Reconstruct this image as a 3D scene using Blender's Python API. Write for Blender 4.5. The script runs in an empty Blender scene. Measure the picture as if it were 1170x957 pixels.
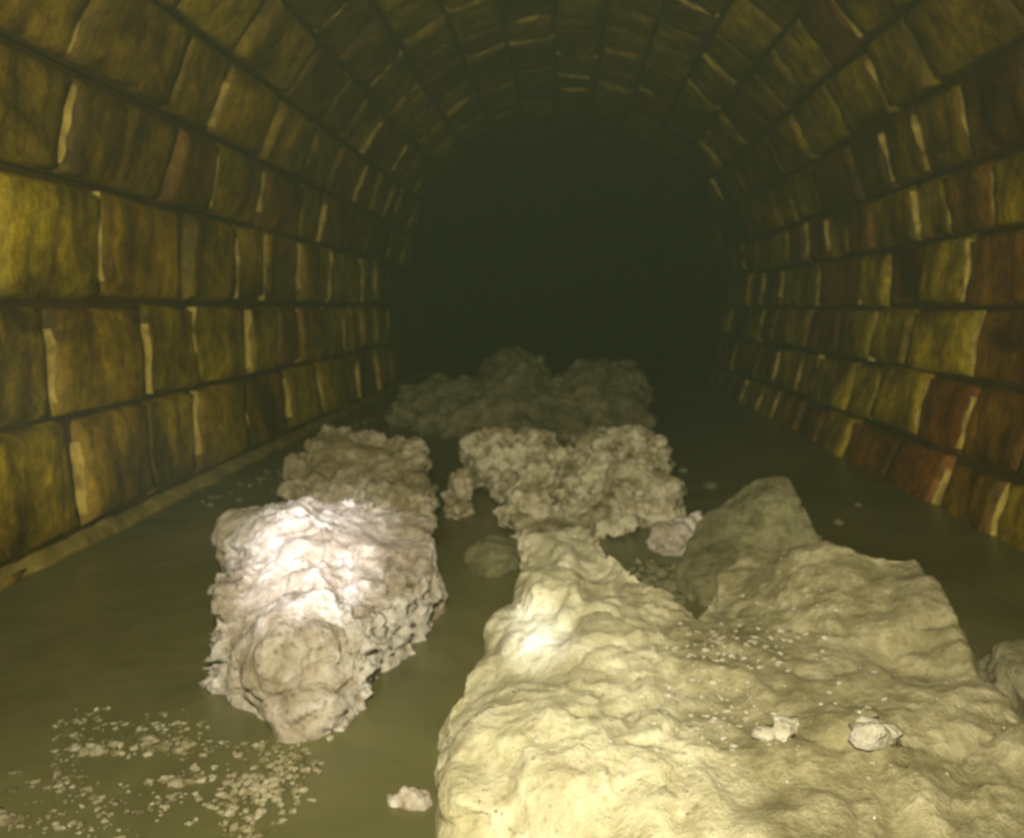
import bpy, bmesh, math, random
from mathutils import Vector, noise
from mathutils.bvhtree import BVHTree
random.seed(11)
scene=bpy.context.scene
try:
    scene.view_settings.view_transform='Standard'
except Exception: pass
WZ=-0.48

# ---------------------------------------------------------------- materials
def new_mat(name):
    m=bpy.data.materials.new(name); m.use_nodes=True
    nt=m.node_tree; b=nt.nodes['Principled BSDF']
    return m,nt,b
def N(nt,t,**k):
    n=nt.nodes.new(t)
    for a,v in k.items(): setattr(n,a,v)
    return n
def noise_tex(nt,scale,detail=4,rough=.6,vec=None,dist=0):
    n=N(nt,'ShaderNodeTexNoise'); n.inputs['Scale'].default_value=scale
    n.inputs['Detail'].default_value=detail; n.inputs['Roughness'].default_value=rough
    n.inputs['Distortion'].default_value=dist
    if vec is not None: nt.links.new(vec,n.inputs['Vector'])
    return n
def ramp(nt,fac,stops):
    r=N(nt,'ShaderNodeValToRGB'); e=r.color_ramp.elements
    while len(e)<len(stops): e.new(.5)
    for i,(p,c) in enumerate(stops):
        e[i].position=p; e[i].color=(c[0],c[1],c[2],1)
    nt.links.new(fac,r.inputs[0]); return r
def mix(nt,fac,a,b,mode='MIX'):
    m=N(nt,'ShaderNodeMixRGB',blend_type=mode)
    if isinstance(fac,float): m.inputs[0].default_value=fac
    else: nt.links.new(fac,m.inputs[0])
    for i,c in ((1,a),(2,b)):
        if isinstance(c,tuple): m.inputs[i].default_value=(*c,1)
        else: nt.links.new(c,m.inputs[i])
    return m.outputs[0]

def brick_mat(name,stops,gain=1.0):
    m,nt,b=new_mat(name)
    tc=N(nt,'ShaderNodeTexCoord').outputs['Object']
    at=N(nt,'ShaderNodeAttribute',attribute_name='tint')
    base=ramp(nt,at.outputs['Fac'],[(p,tuple(x*gain for x in c)) for p,c in stops]).outputs[0]
    n1=noise_tex(nt,3.6,6,.65,tc,.6)
    st=ramp(nt,n1.outputs['Fac'],[(.34,(.26,.19,.15)),(.5,(.85,.82,.75)),(.66,(1.5,1.5,1.25))]).outputs[0]
    c=mix(nt,1.0,base,st,'MULTIPLY')
    mp=N(nt,'ShaderNodeMapping'); mp.inputs['Scale'].default_value=(16,16,2.2); nt.links.new(tc,mp.inputs[0])
    n2=noise_tex(nt,1.0,4,.65,mp.outputs[0],.4)
    st2=ramp(nt,n2.outputs['Fac'],[(.35,(.34,.26,.20)),(.52,(1,1,1)),(.72,(1.7,1.6,1.3))]).outputs[0]
    c=mix(nt,.85,c,st2,'MULTIPLY')
    n3=noise_tex(nt,26,6,.75,tc)
    st3=ramp(nt,n3.outputs['Fac'],[(.35,(.42,.40,.38)),(.62,(1.2,1.2,1.2))]).outputs[0]
    c=mix(nt,.8,c,st3,'MULTIPLY')
    nt.links.new(c,b.inputs['Base Color'])
    b.inputs['Roughness'].default_value=.40
    b.inputs['Specular IOR Level'].default_value=.5
    bp=N(nt,'ShaderNodeBump'); bp.inputs['Strength'].default_value=.9; bp.inputs['Distance'].default_value=.014
    nt.links.new(n3.outputs['Fac'],bp.inputs['Height']); nt.links.new(bp.outputs[0],b.inputs['Normal'])
    return m
LS=[(0,(.24,.13,.008)),(.3,(.37,.27,.010)),(.7,(.47,.365,.014)),(1,(.30,.16,.008))]
RS=[(0,(.20,.07,.010)),(.3,(.28,.14,.010)),(.5,(.36,.25,.010)),(1,(.48,.375,.016))]
TS=[(0,(.17,.08,.006)),(.35,(.27,.17,.008)),(.8,(.36,.26,.010)),(1,(.20,.085,.008))]
mat_left=brick_mat('slimy_block_left',LS)
mat_right=brick_mat('slimy_block_right',RS)
mat_top=brick_mat('slimy_block_vault',TS)
mat_falloff=brick_mat('falloff_dark_block',[(0,(.03,.03,.014)),(1,(.06,.06,.028))])  # light falloff down the tunnel, put into the colour of the far blocks
def simple(name,c1,c2,scale,rough=.6,bump=.4,spec=.3):
    m,nt,b=new_mat(name)
    tc=N(nt,'ShaderNodeTexCoord').outputs['Object']
    n=noise_tex(nt,scale,5,.65,tc)
    nt.links.new(ramp(nt,n.outputs['Fac'],[(.3,c1),(.7,c2)]).outputs[0],b.inputs['Base Color'])
    b.inputs['Roughness'].default_value=rough; b.inputs['Specular IOR Level'].default_value=spec
    bp=N(nt,'ShaderNodeBump'); bp.inputs['Strength'].default_value=bump; bp.inputs['Distance'].default_value=.01
    nt.links.new(n.outputs['Fac'],bp.inputs['Height']); nt.links.new(bp.outputs[0],b.inputs['Normal'])
    return m
mat_bed=simple('dark_joint',(.025,.015,.004),(.09,.05,.008),12)
mat_mort=simple('pale_mortar',(.14,.09,.012),(.72,.54,.11),18)
mat_floor=simple('silted_invert',(.04,.03,.01),(.1,.08,.02),8)

def fat_color(nt,tc,ad2,stops):
    mr=N(nt,'ShaderNodeMapRange')
    mr.inputs['From Min'].default_value=.75; mr.inputs['From Max'].default_value=1.85
    nt.links.new(ad2,mr.inputs[0])
    return ramp(nt,mr.outputs[0],stops).outputs[0]
def fat_mat(name,dark,mid,light,rough=.5,lo=.15,spk=.6,dirt=.6,alt=None,bump=1.0):
    m,nt,b=new_mat(name)
    tc=N(nt,'ShaderNodeTexCoord').outputs['Object']
    at=N(nt,'ShaderNodeAttribute',attribute_name='crust')
    n1=noise_tex(nt,9,8,.74,tc,.5); n2=noise_tex(nt,75,6,.8,tc)
    ad=N(nt,'ShaderNodeMath',operation='MULTIPLY_ADD'); nt.links.new(n1.outputs['Fac'],ad.inputs[0]); ad.inputs[1].default_value=1.2
    nt.links.new(at.outputs['Fac'],ad.inputs[2])
    ad2=N(nt,'ShaderNodeMath',operation='MULTIPLY_ADD'); nt.links.new(n2.outputs['Fac'],ad2.inputs[0]); ad2.inputs[1].default_value=spk
    nt.links.new(ad.outputs[0],ad2.inputs[2])
    c=fat_color(nt,tc,ad2.outputs[0],[(lo,dark),(.42,mid),(.72,light)])
    if alt:
        z=N(nt,'ShaderNodeAttribute',attribute_name='zone')
        c=mix(nt,z.outputs['Fac'],c,fat_color(nt,tc,ad2.outputs[0],[(lo,alt[0]),(.42,alt[1]),(.72,alt[2])]))
    v=N(nt,'ShaderNodeTexVoronoi'); v.inputs['Scale'].default_value=75; nt.links.new(tc,v.inputs['Vector'])
    sp=ramp(nt,v.outputs['Distance'],[(.08,(.42,.34,.24)),(.26,(1,1,1))]).outputs[0]
    cc=mix(nt,dirt,c,sp,'MULTIPLY')
    n5=noise_tex(nt,16,5,.6,tc,1.0)
    so=ramp(nt,n5.outputs['Fac'],[(.36,(.45,.38,.28)),(.52,(1,1,1))]).outputs[0]
    cc=mix(nt,dirt,cc,so,'MULTIPLY')
    nt.links.new(cc,b.inputs['Base Color'])
    b.inputs['Roughness'].default_value=rough; b.inputs['Specular IOR Level'].default_value=.35
    n4=noise_tex(nt,32,6,.7,tc)
    hs=N(nt,'ShaderNodeMath',operation='MULTIPLY_ADD'); nt.links.new(n4.outputs['Fac'],hs.inputs[0]); hs.inputs[1].default_value=2.0; nt.links.new(n2.outputs['Fac'],hs.inputs[2])
    bp=N(nt,'ShaderNodeBump'); bp.inputs['Strength'].default_value=bump; bp.inputs['Distance'].default_value=.009
    nt.links.new(hs.outputs[0],bp.inputs['Height']); nt.links.new(bp.outputs[0],b.inputs['Normal'])
    return m
fat_pale=fat_mat('pale_fat',(.27,.19,.11),(.60,.51,.37),(.92,.86,.75),dirt=.7)
fat_chalk=fat_mat('chalky_fat',(.12,.09,.03),(.44,.38,.20),(.92,.84,.56),lo=.22,dirt=.75)
fat_tan=fat_mat('tan_fat',(.15,.11,.045),(.40,.33,.17),(.78,.68,.44),lo=.15,dirt=.7)
fat_white=fat_mat('white_fat',(.45,.38,.25),(.66,.60,.42),(.88,.83,.68))
fat_slab=fat_mat('yellow_fat',(.32,.29,.16),(.49,.45,.27),(.70,.66,.46),spk=.7,dirt=.4,bump=.6,
                 alt=((.15,.13,.055),(.26,.23,.115),(.48,.43,.26)))
fat_yel=fat_mat('cream_fat',(.22,.18,.08),(.40,.35,.18),(.70,.63,.42),spk=.5,dirt=.5)
fat_mud=fat_mat('muddy_fat',(.12,.105,.045),(.22,.195,.095),(.42,.38,.22),spk=.5)
fat_olive=fat_mat('olive_fat',(.10,.095,.04),(.23,.21,.10),(.36,.335,.17))

# ---------------------------------------------------------------- tunnel shell
CX,CZ,R=0.03,0.20,1.03
def arcp(a): return (CX+R*math.cos(a), CZ+R*math.sin(a))
leftprof=[(-.935,-.72),(-.96,-.455),(-.985,-.22),(-1.0,.01),(-.998,.26)]
rightprof=[(.83,-.72),(.89,-.54),(.955,-.36),(1.005,-.18),(1.04,0.0),(1.06,.188),(1.046,.366)]
a0=math.atan2(.366-CZ,1.046-CX); a1=math.pi-math.atan2(.26-CZ,.998+CX)
nv=14
vaultprof=[rightprof[-1]]+[arcp(a0+(a1-a0)*i/nv) for i in range(1,nv)]+[leftprof[-1]]
Y0,Y1=-1.2,13.0
def course_strip(name,prof,mat,lmin,lmax,tintf,p_mort):
    V=[];F=[];MI=[];T=[]
    def addgrid(g,mi,t):
        o=len(V); r=len(g); c=len(g[0])
        for row in g:
            for p in row: V.append(p); T.append(t)
        for i in range(r-1):
            for j in range(c-1):
                F.append((o+i*c+j,o+i*c+j+1,o+(i+1)*c+j+1,o+(i+1)*c+j)); MI.append(mi)
    for k in range(len(prof)-1):
        p=Vector((prof[k][0],0,prof[k][1])); q=Vector((prof[k+1][0],0,prof[k+1][1]))
        d=q-p; L=d.length; d.normalize()
        ctr=Vector((CX,0,.1)); n=Vector((-d.z,0,d.x))
        if n.dot(ctr-(p+q)/2)<0: n=-n
        addgrid([[tuple(p+n*-.018+Vector((0,Y0,0))),tuple(p+n*-.018+Vector((0,Y1,0)))],
                 [tuple(q+n*-.018+Vector((0,Y0,0))),tuple(q+n*-.018+Vector((0,Y1,0)))]],1,0)
        y=Y0-random.random()*.3
        while y<Y1:
            l=random.uniform(lmin,lmax)
            t=tintf(k,y); out=random.uniform(-.004,.014); tiltA=random.uniform(-.014,.014)
            g=random.uniform(.002,.006); ys,ye=y+g,y+l-g
            nu,nw=(12,8) if y<5 else (5,4)
            wob=[random.uniform(-.018,.018) for _ in range(2)]+[random.uniform(-.010,.010) for _ in range(2)]
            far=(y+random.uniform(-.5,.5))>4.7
            G=[]
            for j in range(nw+1):
                row=[]; w=j/nw
                for i in range(nu+1):
                    u=i/nu
                    uu=0 if i==0 else 1 if i==nu else min(max(.5+(u-.5)*1.12,.02),.98)
                    ww=min(max(.5+(w-.5)*1.15,.04),.96) if 0<j<nw else w
                    yy=ys+(ye-ys)*uu+wob[0]*(1-ww)+wob[1]*ww
                    s=g*1.2+(L-2.4*g)*ww+(wob[2]*(1-uu)+wob[3]*uu)*.8
                    edge=(i==0 or i==nu or j==0 or j==nw)
                    P=p+d*s+Vector((0,yy,0))
                    h=out+tiltA*(u-.5)+.012*noise.noise(P*6)+.007*noise.noise(P*20)
                    if (i in(1,nu-1) or j in(1,nw-1)): h-=.004
                    if edge: h=-.024
                    P=P+n*h
                    row.append(tuple(P))
                G.append(row)
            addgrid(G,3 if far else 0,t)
            if random.random()<p_mort and not far:
                a=random.uniform(0.02,.3)*L; b=L-random.uniform(0.02,.25)*L; wd=random.uniform(.0010,.0030)
                G=[]; m=12
                for j in range(m+1):
                    s=a+(b-a)*j/m
                    base=p+d*s+Vector((0,y+wob[0]*(1-s/L)+wob[1]*s/L,0))
                    wv=wd*(.3+2.0*abs(noise.noise(base*25))+.1)
                    if j in(0,m): wv*=.2
                    hh=.002+.012*noise.noise(base*18)
                    base.y+=.007*noise.noise(base*30)
                    G.append([tuple(base+Vector((0,-wv,0))+n*-.015),tuple(base+Vector((0,-wv*.6,0))+n*hh*.8),tuple(base+n*(hh+.003)),
                              tuple(base+Vector((0,wv*.6,0))+n*hh*.8),tuple(base+Vector((0,wv,0))+n*-.015)])
                addgrid(G,2,.5)
            y+=l
    me=bpy.data.meshes.new(name); me.from_pydata(V,[],F)
    for mm in (mat,mat_bed,mat_mort,mat_falloff): me.materials.append(mm)
    me.polygons.foreach_set('material_index',MI)
    me.polygons.foreach_set('use_smooth',[True]*len(F))
    at=me.attributes.new('tint','FLOAT','POINT'); at.data.foreach_set('value',T)
    me.update()
    o=bpy.data.objects.new(name,me); scene.collection.objects.link(o); return o
course_strip('wall_left',leftprof,mat_left,.20,.42,lambda k,y:random.random(),.66)
course_strip('wall_right',rightprof,mat_right,.20,.36,lambda k,y:random.random(),.55)
course_strip('ceiling',vaultprof,mat_top,.22,.42,lambda k,y:random.random(),.42)

# floor: dished invert under the water
V=[];F=[]
ny=60
prof=[(-.935+1.765*i/12, -.72-.14*math.sin(math.pi*i/12)) for i in range(13)]
for j in range(ny+1):
    y=Y0+(Y1-Y0)*j/ny
    for (x,z) in prof: V.append((x,y,z+.01*noise.noise(Vector((x*4,y*4,0)))))
for j in range(ny):
    for i in range(12): a=j*13+i; F.append((a,a+1,a+14,a+13))
me=bpy.data.meshes.new('floor'); me.from_pydata(V,[],F); me.materials.append(mat_floor)
o=bpy.data.objects.new('floor',me); scene.collection.objects.link(o)

# sewage water surface
m,nt,b=new_mat('murky_sewage')
tc=N(nt,'ShaderNodeTexCoord').outputs['Object']
n=noise_tex(nt,2.6,6,.6,tc,.8)
nt.links.new(ramp(nt,n.outputs['Fac'],[(.3,(.075,.073,.026)),(.7,(.165,.155,.062))]).outputs[0],b.inputs['Base Color'])
b.inputs['Roughness'].default_value=.35; b.inputs['Specular IOR Level'].default_value=.35
n2=noise_tex(nt,9,3,.5,tc)
bp=N(nt,'ShaderNodeBump'); bp.inputs['Strength'].default_value=.3; bp.inputs['Distance'].default_value=.02
nt.links.new(n2.outputs['Fac'],bp.inputs['Height']); nt.links.new(bp.outputs[0],b.inputs['Normal'])
V=[];F=[]
nx,ny=24,120
for j in range(ny+1):
    y=Y0+(Y1-Y0)*j/ny
    for i in range(nx+1):
        x=-.962+(.912+.962)*i/nx
        V.append((x,y,WZ+.002*noise.noise(Vector((x*5,y*5,1)))))
for j in range(ny):
    for i in range(nx): a=j*(nx+1)+i; F.append((a,a+1,a+nx+2,a+nx+1))
me=bpy.data.meshes.new('sewage_water'); me.from_pydata(V,[],F); me.materials.append(m)
me.polygons.foreach_set('use_smooth',[True]*len(F))
o=bpy.data.objects.new('sewage_water',me); scene.collection.objects.link(o)

# ---------------------------------------------------------------- fatbergs
def prism(bm,ring,center,zb=-.58):
    top=[bm.verts.new(p) for p in ring]; bot=[bm.verts.new((p[0],p[1],zb)) for p in ring]
    c=bm.verts.new(center); cb=bm.verts.new((center[0],center[1],zb)); n=len(ring)
    for i in range(n):
        j=(i+1)%n
        bm.faces.new((top[i],top[j],c)); bm.faces.new((bot[j],bot[i],cb)); bm.faces.new((top[i],bot[i],bot[j],top[j]))
def blob(bm,x,y,z,rx,ry,rz):
    r=bmesh.ops.create_icosphere(bm,subdivisions=3,radius=1)
    s=random.random()*50
    for v in r['verts']:
        k=1+.3*noise.noise(v.co*1.6+Vector((s,s,s)))
        v.co=Vector((x+v.co.x*rx*k,y+v.co.y*ry*k,z+v.co.z*rz*k))
def berg(name,mat,rings=(),blobs=(),voxel=.007,smooth=4,lump=.02,mid=.010,crust=.006,cf=55,thr=0.0,mf=16,top=.7,steps=.0,zone=None):
    """voxel-merged mass; crust breaks up the flanks, 'top' = how much it is suppressed on flat tops"""
    bm=bmesh.new()
    for ring,c in rings: prism(bm,ring,c)
    for bl in blobs: blob(bm,*bl)
    bmesh.ops.recalc_face_normals(bm,faces=bm.faces)
    me=bpy.data.meshes.new(name+'_tmp'); bm.to_mesh(me); bm.free()
    o=bpy.data.objects.new(name,me); scene.collection.objects.link(o)
    md=o.modifiers.new('r','REMESH'); md.mode='VOXEL'; md.voxel_size=voxel
    dg=bpy.context.evaluated_depsgraph_get(); dg.update()
    me2=bpy.data.meshes.new_from_object(o.evaluated_get(dg)); o.modifiers.clear(); o.data=me2; me2.name=name
    bm=bmesh.new(); bm.from_mesh(me2)
    for _ in range(smooth): bmesh.ops.smooth_vert(bm,verts=bm.verts,factor=.5,use_axis_x=True,use_axis_y=True,use_axis_z=True)
    bm.normal_update()
    mv=[];nz=[]
    for v in bm.verts:
        p=v.co; nz.append(max(0,v.normal.z))
        w=Vector((noise.noise(p*8),noise.noise(p*8+Vector((7,0,0))),noise.noise(p*8+Vector((0,7,0)))))*.05
        h=lump*noise.fractal(p*6,1.0,2.1,3)
        b1=abs(noise.noise((p+w)*mf)); h+=mid*(min(1,b1*4)-.8)
        h-=steps*max(0,noise.noise((p+w)*mf*.55)-.12)*2
        mv.append(h)
    for v,h in zip(bm.verts,mv): v.co+=v.normal*h
    bm.normal_update()
    cr=[];m2=[];zn=[]
    for v,z in zip(bm.verts,nz):
        p=v.co
        mask=max(0,min(1,.5+2.4*(noise.noise(p*7+Vector((9,3,1)))-thr)))*(1-top*z*z)
        f=noise.fractal(p*cf,.55,2.3,4)
        m2.append(crust*(mask*.85+.15)*f*1.4)
        cr.append(max(0,min(1,.42+.30*(mask*.8+.2)*f*1.5+.22*(mask-.4))))
        if zone: zn.append(zone(p))
    for v,h in zip(bm.verts,m2): v.co+=v.normal*h
    bm.to_mesh(me2); bm.free()
    at=me2.attributes.new('crust','FLOAT','POINT'); at.data.foreach_set('value',cr)
    if zone:
        at=me2.attributes.new('zone','FLOAT','POINT'); at.data.foreach_set('value',zn)
    me2.materials.clear(); me2.materials.append(mat)
    me2.polygons.foreach_set('use_smooth',[True]*len(me2.polygons)); me2.update()
    return o
# big slab, foreground: pale ridge on the left running into a muddier mass on the right
def slab_zone(p):
    e=p.x-.14-.06*noise.noise(p*7)-.04*noise.noise(p*22)
    return max(0,min(1,.5+e*14))
slab=berg('fatberg_slab',fat_slab,
 rings=[([(-.10,.50,-.45),(-.108,.696,-.445),(-.135,.862,-.435),(-.10,.961,-.42),(-.065,1.10,-.40),(-.06,1.277,-.375),(.04,1.31,-.365),(.085,1.15,-.355),(.13,1.04,-.37),(.18,.99,-.385),(.18,.80,-.39),(.17,.50,-.405)],(.05,.92,-.37)),
        ([(.12,.50,-.41),(.13,.80,-.395),(.14,.93,-.39),(.17,1.02,-.395),(.22,1.12,-.375),(.29,1.16,-.355),(.35,1.10,-.335),(.39,1.05,-.325),(.465,1.03,-.325),(.455,.926,-.345),(.435,.85,-.37),(.42,.50,-.42)],(.29,.88,-.37))],
 blobs=[(.005,1.10,-.41,.06,.17,.06),(.0,.76,-.43,.11,.14,.05),(.40,.99,-.40,.065,.06,.065),(.27,.80,-.42,.09,.12,.04)],
 voxel=.0045,smooth=4,lump=.020,mid=.005,crust=.009,cf=42,thr=.05,steps=.013,top=.75,zone=slab_zone)
# pale left clump
chunkA=berg('fatberg_chunk',fat_pale,
 rings=[([(-.535,1.28,-.36),(-.46,1.04,-.385),(-.43,1.0,-.42),(-.36,.92,-.445),(-.305,.87,-.455),(-.262,.88,-.445),(-.225,.945,-.42),(-.235,1.005,-.40),(-.21,1.138,-.40),(-.195,1.24,-.37),(-.205,1.33,-.35),(-.322,1.34,-.33),(-.488,1.34,-.33)],(-.36,1.09,-.335))],
 blobs=[(-.40,1.2,-.40,.11,.11,.08),(-.32,.98,-.42,.085,.08,.065)],
 voxel=.0042,smooth=3,lump=.026,mid=.009,crust=.014,cf=42,thr=-.2,top=.8,steps=.016)
berg('fatberg_chunk',fat_tan,
 rings=[([(-.69,2.0,-.40),(-.673,2.09,-.37),(-.513,2.2,-.34),(-.35,2.06,-.355),(-.29,1.8,-.39),(-.28,1.65,-.44),(-.42,1.62,-.45),(-.60,1.72,-.45)],(-.46,1.95,-.35))],
 blobs=[(-.36,1.78,-.42,.09,.13,.06),(-.55,2.0,-.40,.1,.12,.07)],
 voxel=.006,smooth=3,lump=.035,mid=.014,crust=.017,cf=32,thr=-.15,top=.4,steps=.022)
berg('fatberg_chunk',fat_chalk,
 rings=[([(-.20,2.10,-.43),(-.097,2.15,-.41),(.10,2.2,-.40),(.277,2.15,-.40),(.265,1.8,-.42),(.20,1.68,-.44),(.09,1.64,-.45),(0,1.53,-.455),(-.06,1.58,-.45),(-.13,1.72,-.44),(-.17,2.0,-.42)],(.05,1.90,-.43))],
 blobs=[(.17,2.05,-.39,.13,.12,.08),(-.04,1.80,-.43,.1,.12,.06),(.17,1.78,-.43,.09,.09,.06),(-.12,2.06,-.40,.11,.1,.07),(-.02,1.96,-.40,.07,.07,.05),(.10,1.9,-.41,.06,.09,.05)],
 voxel=.006,smooth=3,lump=.045,mid=.016,crust=.018,cf=34,thr=-.1,top=.4,steps=.03)
# distant heap
berg('fatberg_heap',fat_olive,
 blobs=[(-.47,3.3,-.44,.24,.22,.14),(-.2,3.6,-.32,.17,.2,.13),(.18,3.4,-.38,.24,.22,.14),(-.12,3.05,-.5,.36,.24,.17),(.1,3.1,-.47,.26,.2,.14),(-.2,3.4,-.42,.3,.3,.15),(-.4,3.05,-.48,.18,.16,.12)],
 voxel=.012,smooth=2,lump=.05,mid=.025,crust=.022,cf=18,mf=9,top=.3,steps=.04)
# right rounded lumps
berg('fatberg_boulder',fat_olive,
 rings=[([(.20,1.33,-.44),(.24,1.38,-.38),(.30,1.42,-.34),(.35,1.42,-.30),(.40,1.38,-.305),(.425,1.30,-.37),(.42,1.25,-.44),(.30,1.24,-.44),(.22,1.26,-.45)],(.35,1.35,-.325))],
 voxel=.006,smooth=4,lump=.02,mid=.006,crust=.006,cf=40,steps=.012)
berg('fatberg_boulder',fat_mud,
 blobs=[(.545,.86,-.46,.085,.09,.08),(.56,.68,-.47,.10,.14,.07)],
 voxel=.006,smooth=4,lump=.02,mid=.006,crust=.007,cf=40,steps=.01)
berg('fatberg_boulder',fat_olive,blobs=[(-.12,1.46,-.475,.055,.06,.045)],voxel=.006,smooth=4,lump=.01,mid=.004,crust=.002)
berg('fat_lump',fat_pale,blobs=[(.215,1.54,-.46,.045,.035,.04),(.255,1.58,-.46,.04,.035,.045)],voxel=.004,smooth=2,lump=.015,mid=.008,crust=.008,cf=50)
berg('fat_lump',fat_tan,blobs=[(-.245,1.93,-.45,.035,.05,.05),(-.235,1.82,-.47,.035,.04,.03)],voxel=.005,smooth=2,lump=.02,mid=.008,crust=.010,cf=50)
berg('fat_lump',fat_pale,blobs=[(-.148,.765,-.48,.024,.016,.012),(-.135,.76,-.48,.012,.012,.008)],voxel=.0025,smooth=1,lump=.012,mid=.005,crust=.005,cf=90)

# crumbs (each call = one object)
def crumbs(name,mat,specs,surf=None):
    bm=bmesh.new(); bvh=None
    if surf:
        bvh=BVHTree.FromPolygons([v.co for v in surf.data.vertices],[p.vertices for p in surf.data.polygons])
    for (x,y,r,fl) in specs:
        z0=WZ+.001
        if bvh:
            hit=bvh.ray_cast(Vector((x,y,.2)),Vector((0,0,-1)))
            if hit[0] is None: continue
            z0=hit[0].z+r*.1
        rr=bmesh.ops.create_icosphere(bm,subdivisions=2,radius=1); s=random.random()*90
        e=random.uniform(.6,1.6)
        for v in rr['verts']:
            k=1+1.0*noise.noise(v.co*2.3+Vector((s,s,s)))
            v.co=Vector((x+v.co.x*r*k*e,y+v.co.y*r*k,z0+v.co.z*r*k*fl))
    me=bpy.data.meshes.new(name); bm.to_mesh(me); bm.free(); me.materials.append(mat)
    at=me.attributes.new('crust','FLOAT','POINT')
    at.data.foreach_set('value',[.5+.5*noise.noise(v.co*70) for v in me.vertices])
    me.polygons.foreach_set('use_smooth',[True]*len(me.polygons))
    o=bpy.data.objects.new(name,me); scene.collection.objects.link(o); return o
sp=[]
tries=0
while len(sp)<620 and tries<60000:
    tries+=1
    x=random.uniform(-.58,-.25); y=random.uniform(.70,.94)
    if noise.noise(Vector((x*11,y*14,3)))+.7*noise.noise(Vector((x*45,y*45,7)))<.06: continue
    if y>.87 and x>-.40: continue
    sp.append((x,y,random.choice([.0008,.001,.0015,.002,.003]),random.uniform(.2,.6)))
for _ in range(200):
    sp.append((random.gauss(-.30,.022),random.gauss(.79,.035),random.uniform(.001,.005),.5))
for (cx,cy,k,s) in [(-.44,.86,30,.016),(-.50,.85,24,.012),(-.385,.80,24,.014),(-.52,.735,24,.012)]:
    for _ in range(k): sp.append((random.gauss(cx,s),random.gauss(cy,s*.5),random.uniform(.0015,.006),.6))
crumbs('floating_scum',fat_yel,sp)
# loose white crumbs lying on the slab
sp=[(.203,.725,.014,.8),(.213,.735,.011,.7),(.192,.722,.010,.7),(.275,.695,.013,.8),(.287,.70,.011,.8),(.280,.715,.008,.7)]
for _ in range(110): sp.append((random.gauss(.19,.045),random.gauss(.90,.035),random.uniform(.001,.0035),.5))
for _ in range(70): sp.append((random.gauss(.15,.04),random.gauss(.79,.045),random.uniform(.001,.0035),.5))
for _ in range(160): sp.append((random.uniform(-.08,.40),random.uniform(.62,1.1),random.uniform(.0008,.0025),.5))
crumbs('fat_crumbs',fat_white,sp,slab)
sp=[]
for (x,y,r) in [(.32,1.78,.014),(.29,1.95,.02),(.62,1.75,.010),(.72,1.9,.008),(.40,2.1,.018),(-.80,2.95,.02),(-.66,3.5,.03),(.36,2.3,.012)]:
    sp.append((x,y,r,.7))
for _ in range(90):
    x,y=random.gauss(.16,.03),random.gauss(1.35,.07)
    if x>.11: sp.append((x,y,random.uniform(.003,.012),.7))
for _ in range(70):
    y=random.uniform(1.9,3.4); sp.append((-.88+abs(random.gauss(0,.08)),y,random.uniform(.003,.010),.5))
crumbs('floating_debris',fat_olive,sp)

# scum ridge along the water line of the left wall
V=[];F=[];n=500
for j in range(n+1):
    y=-.6+6.5*j/n; w=.018+.012*noise.noise(Vector((0,y*9,2)))+.006*noise.noise(Vector((0,y*40,2))); h=.012+.008*noise.noise(Vector((0,y*14,8)))
    x0=-.972
    V+= [(x0,y,WZ+h+.012),(x0+w*.7+.006,y,WZ+h),(x0+w*1.3+.006,y,WZ-.006)]
for j in range(n):
    for i in range(2): a=j*3+i; F.append((a,a+1,a+4,a+3))
me=bpy.data.meshes.new('scum_ridge_1'); me.from_pydata(V,[],F); me.materials.append(simple('tide_scum',(.12,.09,.015),(.36,.28,.07),20))
me.polygons.foreach_set('use_smooth',[True]*len(F))
o=bpy.data.objects.new('scum_ridge_1',me); scene.collection.objects.link(o)

# ---------------------------------------------------------------- lights (crawler lamps)
def spot(name,loc,target,e,ang,blend,col,size):
    l=bpy.data.lights.new(name,'SPOT'); l.energy=e; l.spot_size=math.radians(ang); l.spot_blend=blend; l.color=col; l.shadow_soft_size=size
    o=bpy.data.objects.new(name,l); scene.collection.objects.link(o); o.location=loc
    o.rotation_euler=(Vector(target)-Vector(loc)).to_track_quat('-Z','Y').to_euler(); return o
spot('crawler_lamp_wide',(-.02,-.05,.18),(-.03,2.0,-.30),96,126,1,(1,.92,.68),.03)
spot('crawler_lamp_left',(-.12,0,.06),(-.35,1.12,-.35),200,12,1,(.84,.83,1),.02)
spot('crawler_lamp_right',(.06,0,.06),(-.030,.955,-.40),170,5,1,(.82,.84,1),.02)

w=bpy.data.worlds.new('world'); scene.world=w; w.use_nodes=True
bg=w.node_tree.nodes['Background']; bg.inputs[0].default_value=(.5,.6,.35,1); bg.inputs[1].default_value=.005
vs=w.node_tree.nodes.new('ShaderNodeVolumeScatter'); vs.inputs['Density'].default_value=.011; vs.inputs['Color'].default_value=(.65,.85,.5,1)
w.node_tree.links.new(vs.outputs[0],w.node_tree.nodes['World Output'].inputs['Volume'])

# ---------------------------------------------------------------- camera
cam=bpy.data.cameras.new('camera'); co=bpy.data.objects.new('camera',cam); scene.collection.objects.link(co)
co.location=(0,0,0); co.rotation_euler=(math.radians(90),0,0)
cam.sensor_width=36; cam.lens=900/1170*36
cam.shift_x=-(640-585)/1170; cam.shift_y=-(478.5-350)/1170
cam.clip_start=.02
cam.dof.use_dof=True; cam.dof.focus_distance=.3; cam.dof.aperture_fstop=16
scene.camera=co
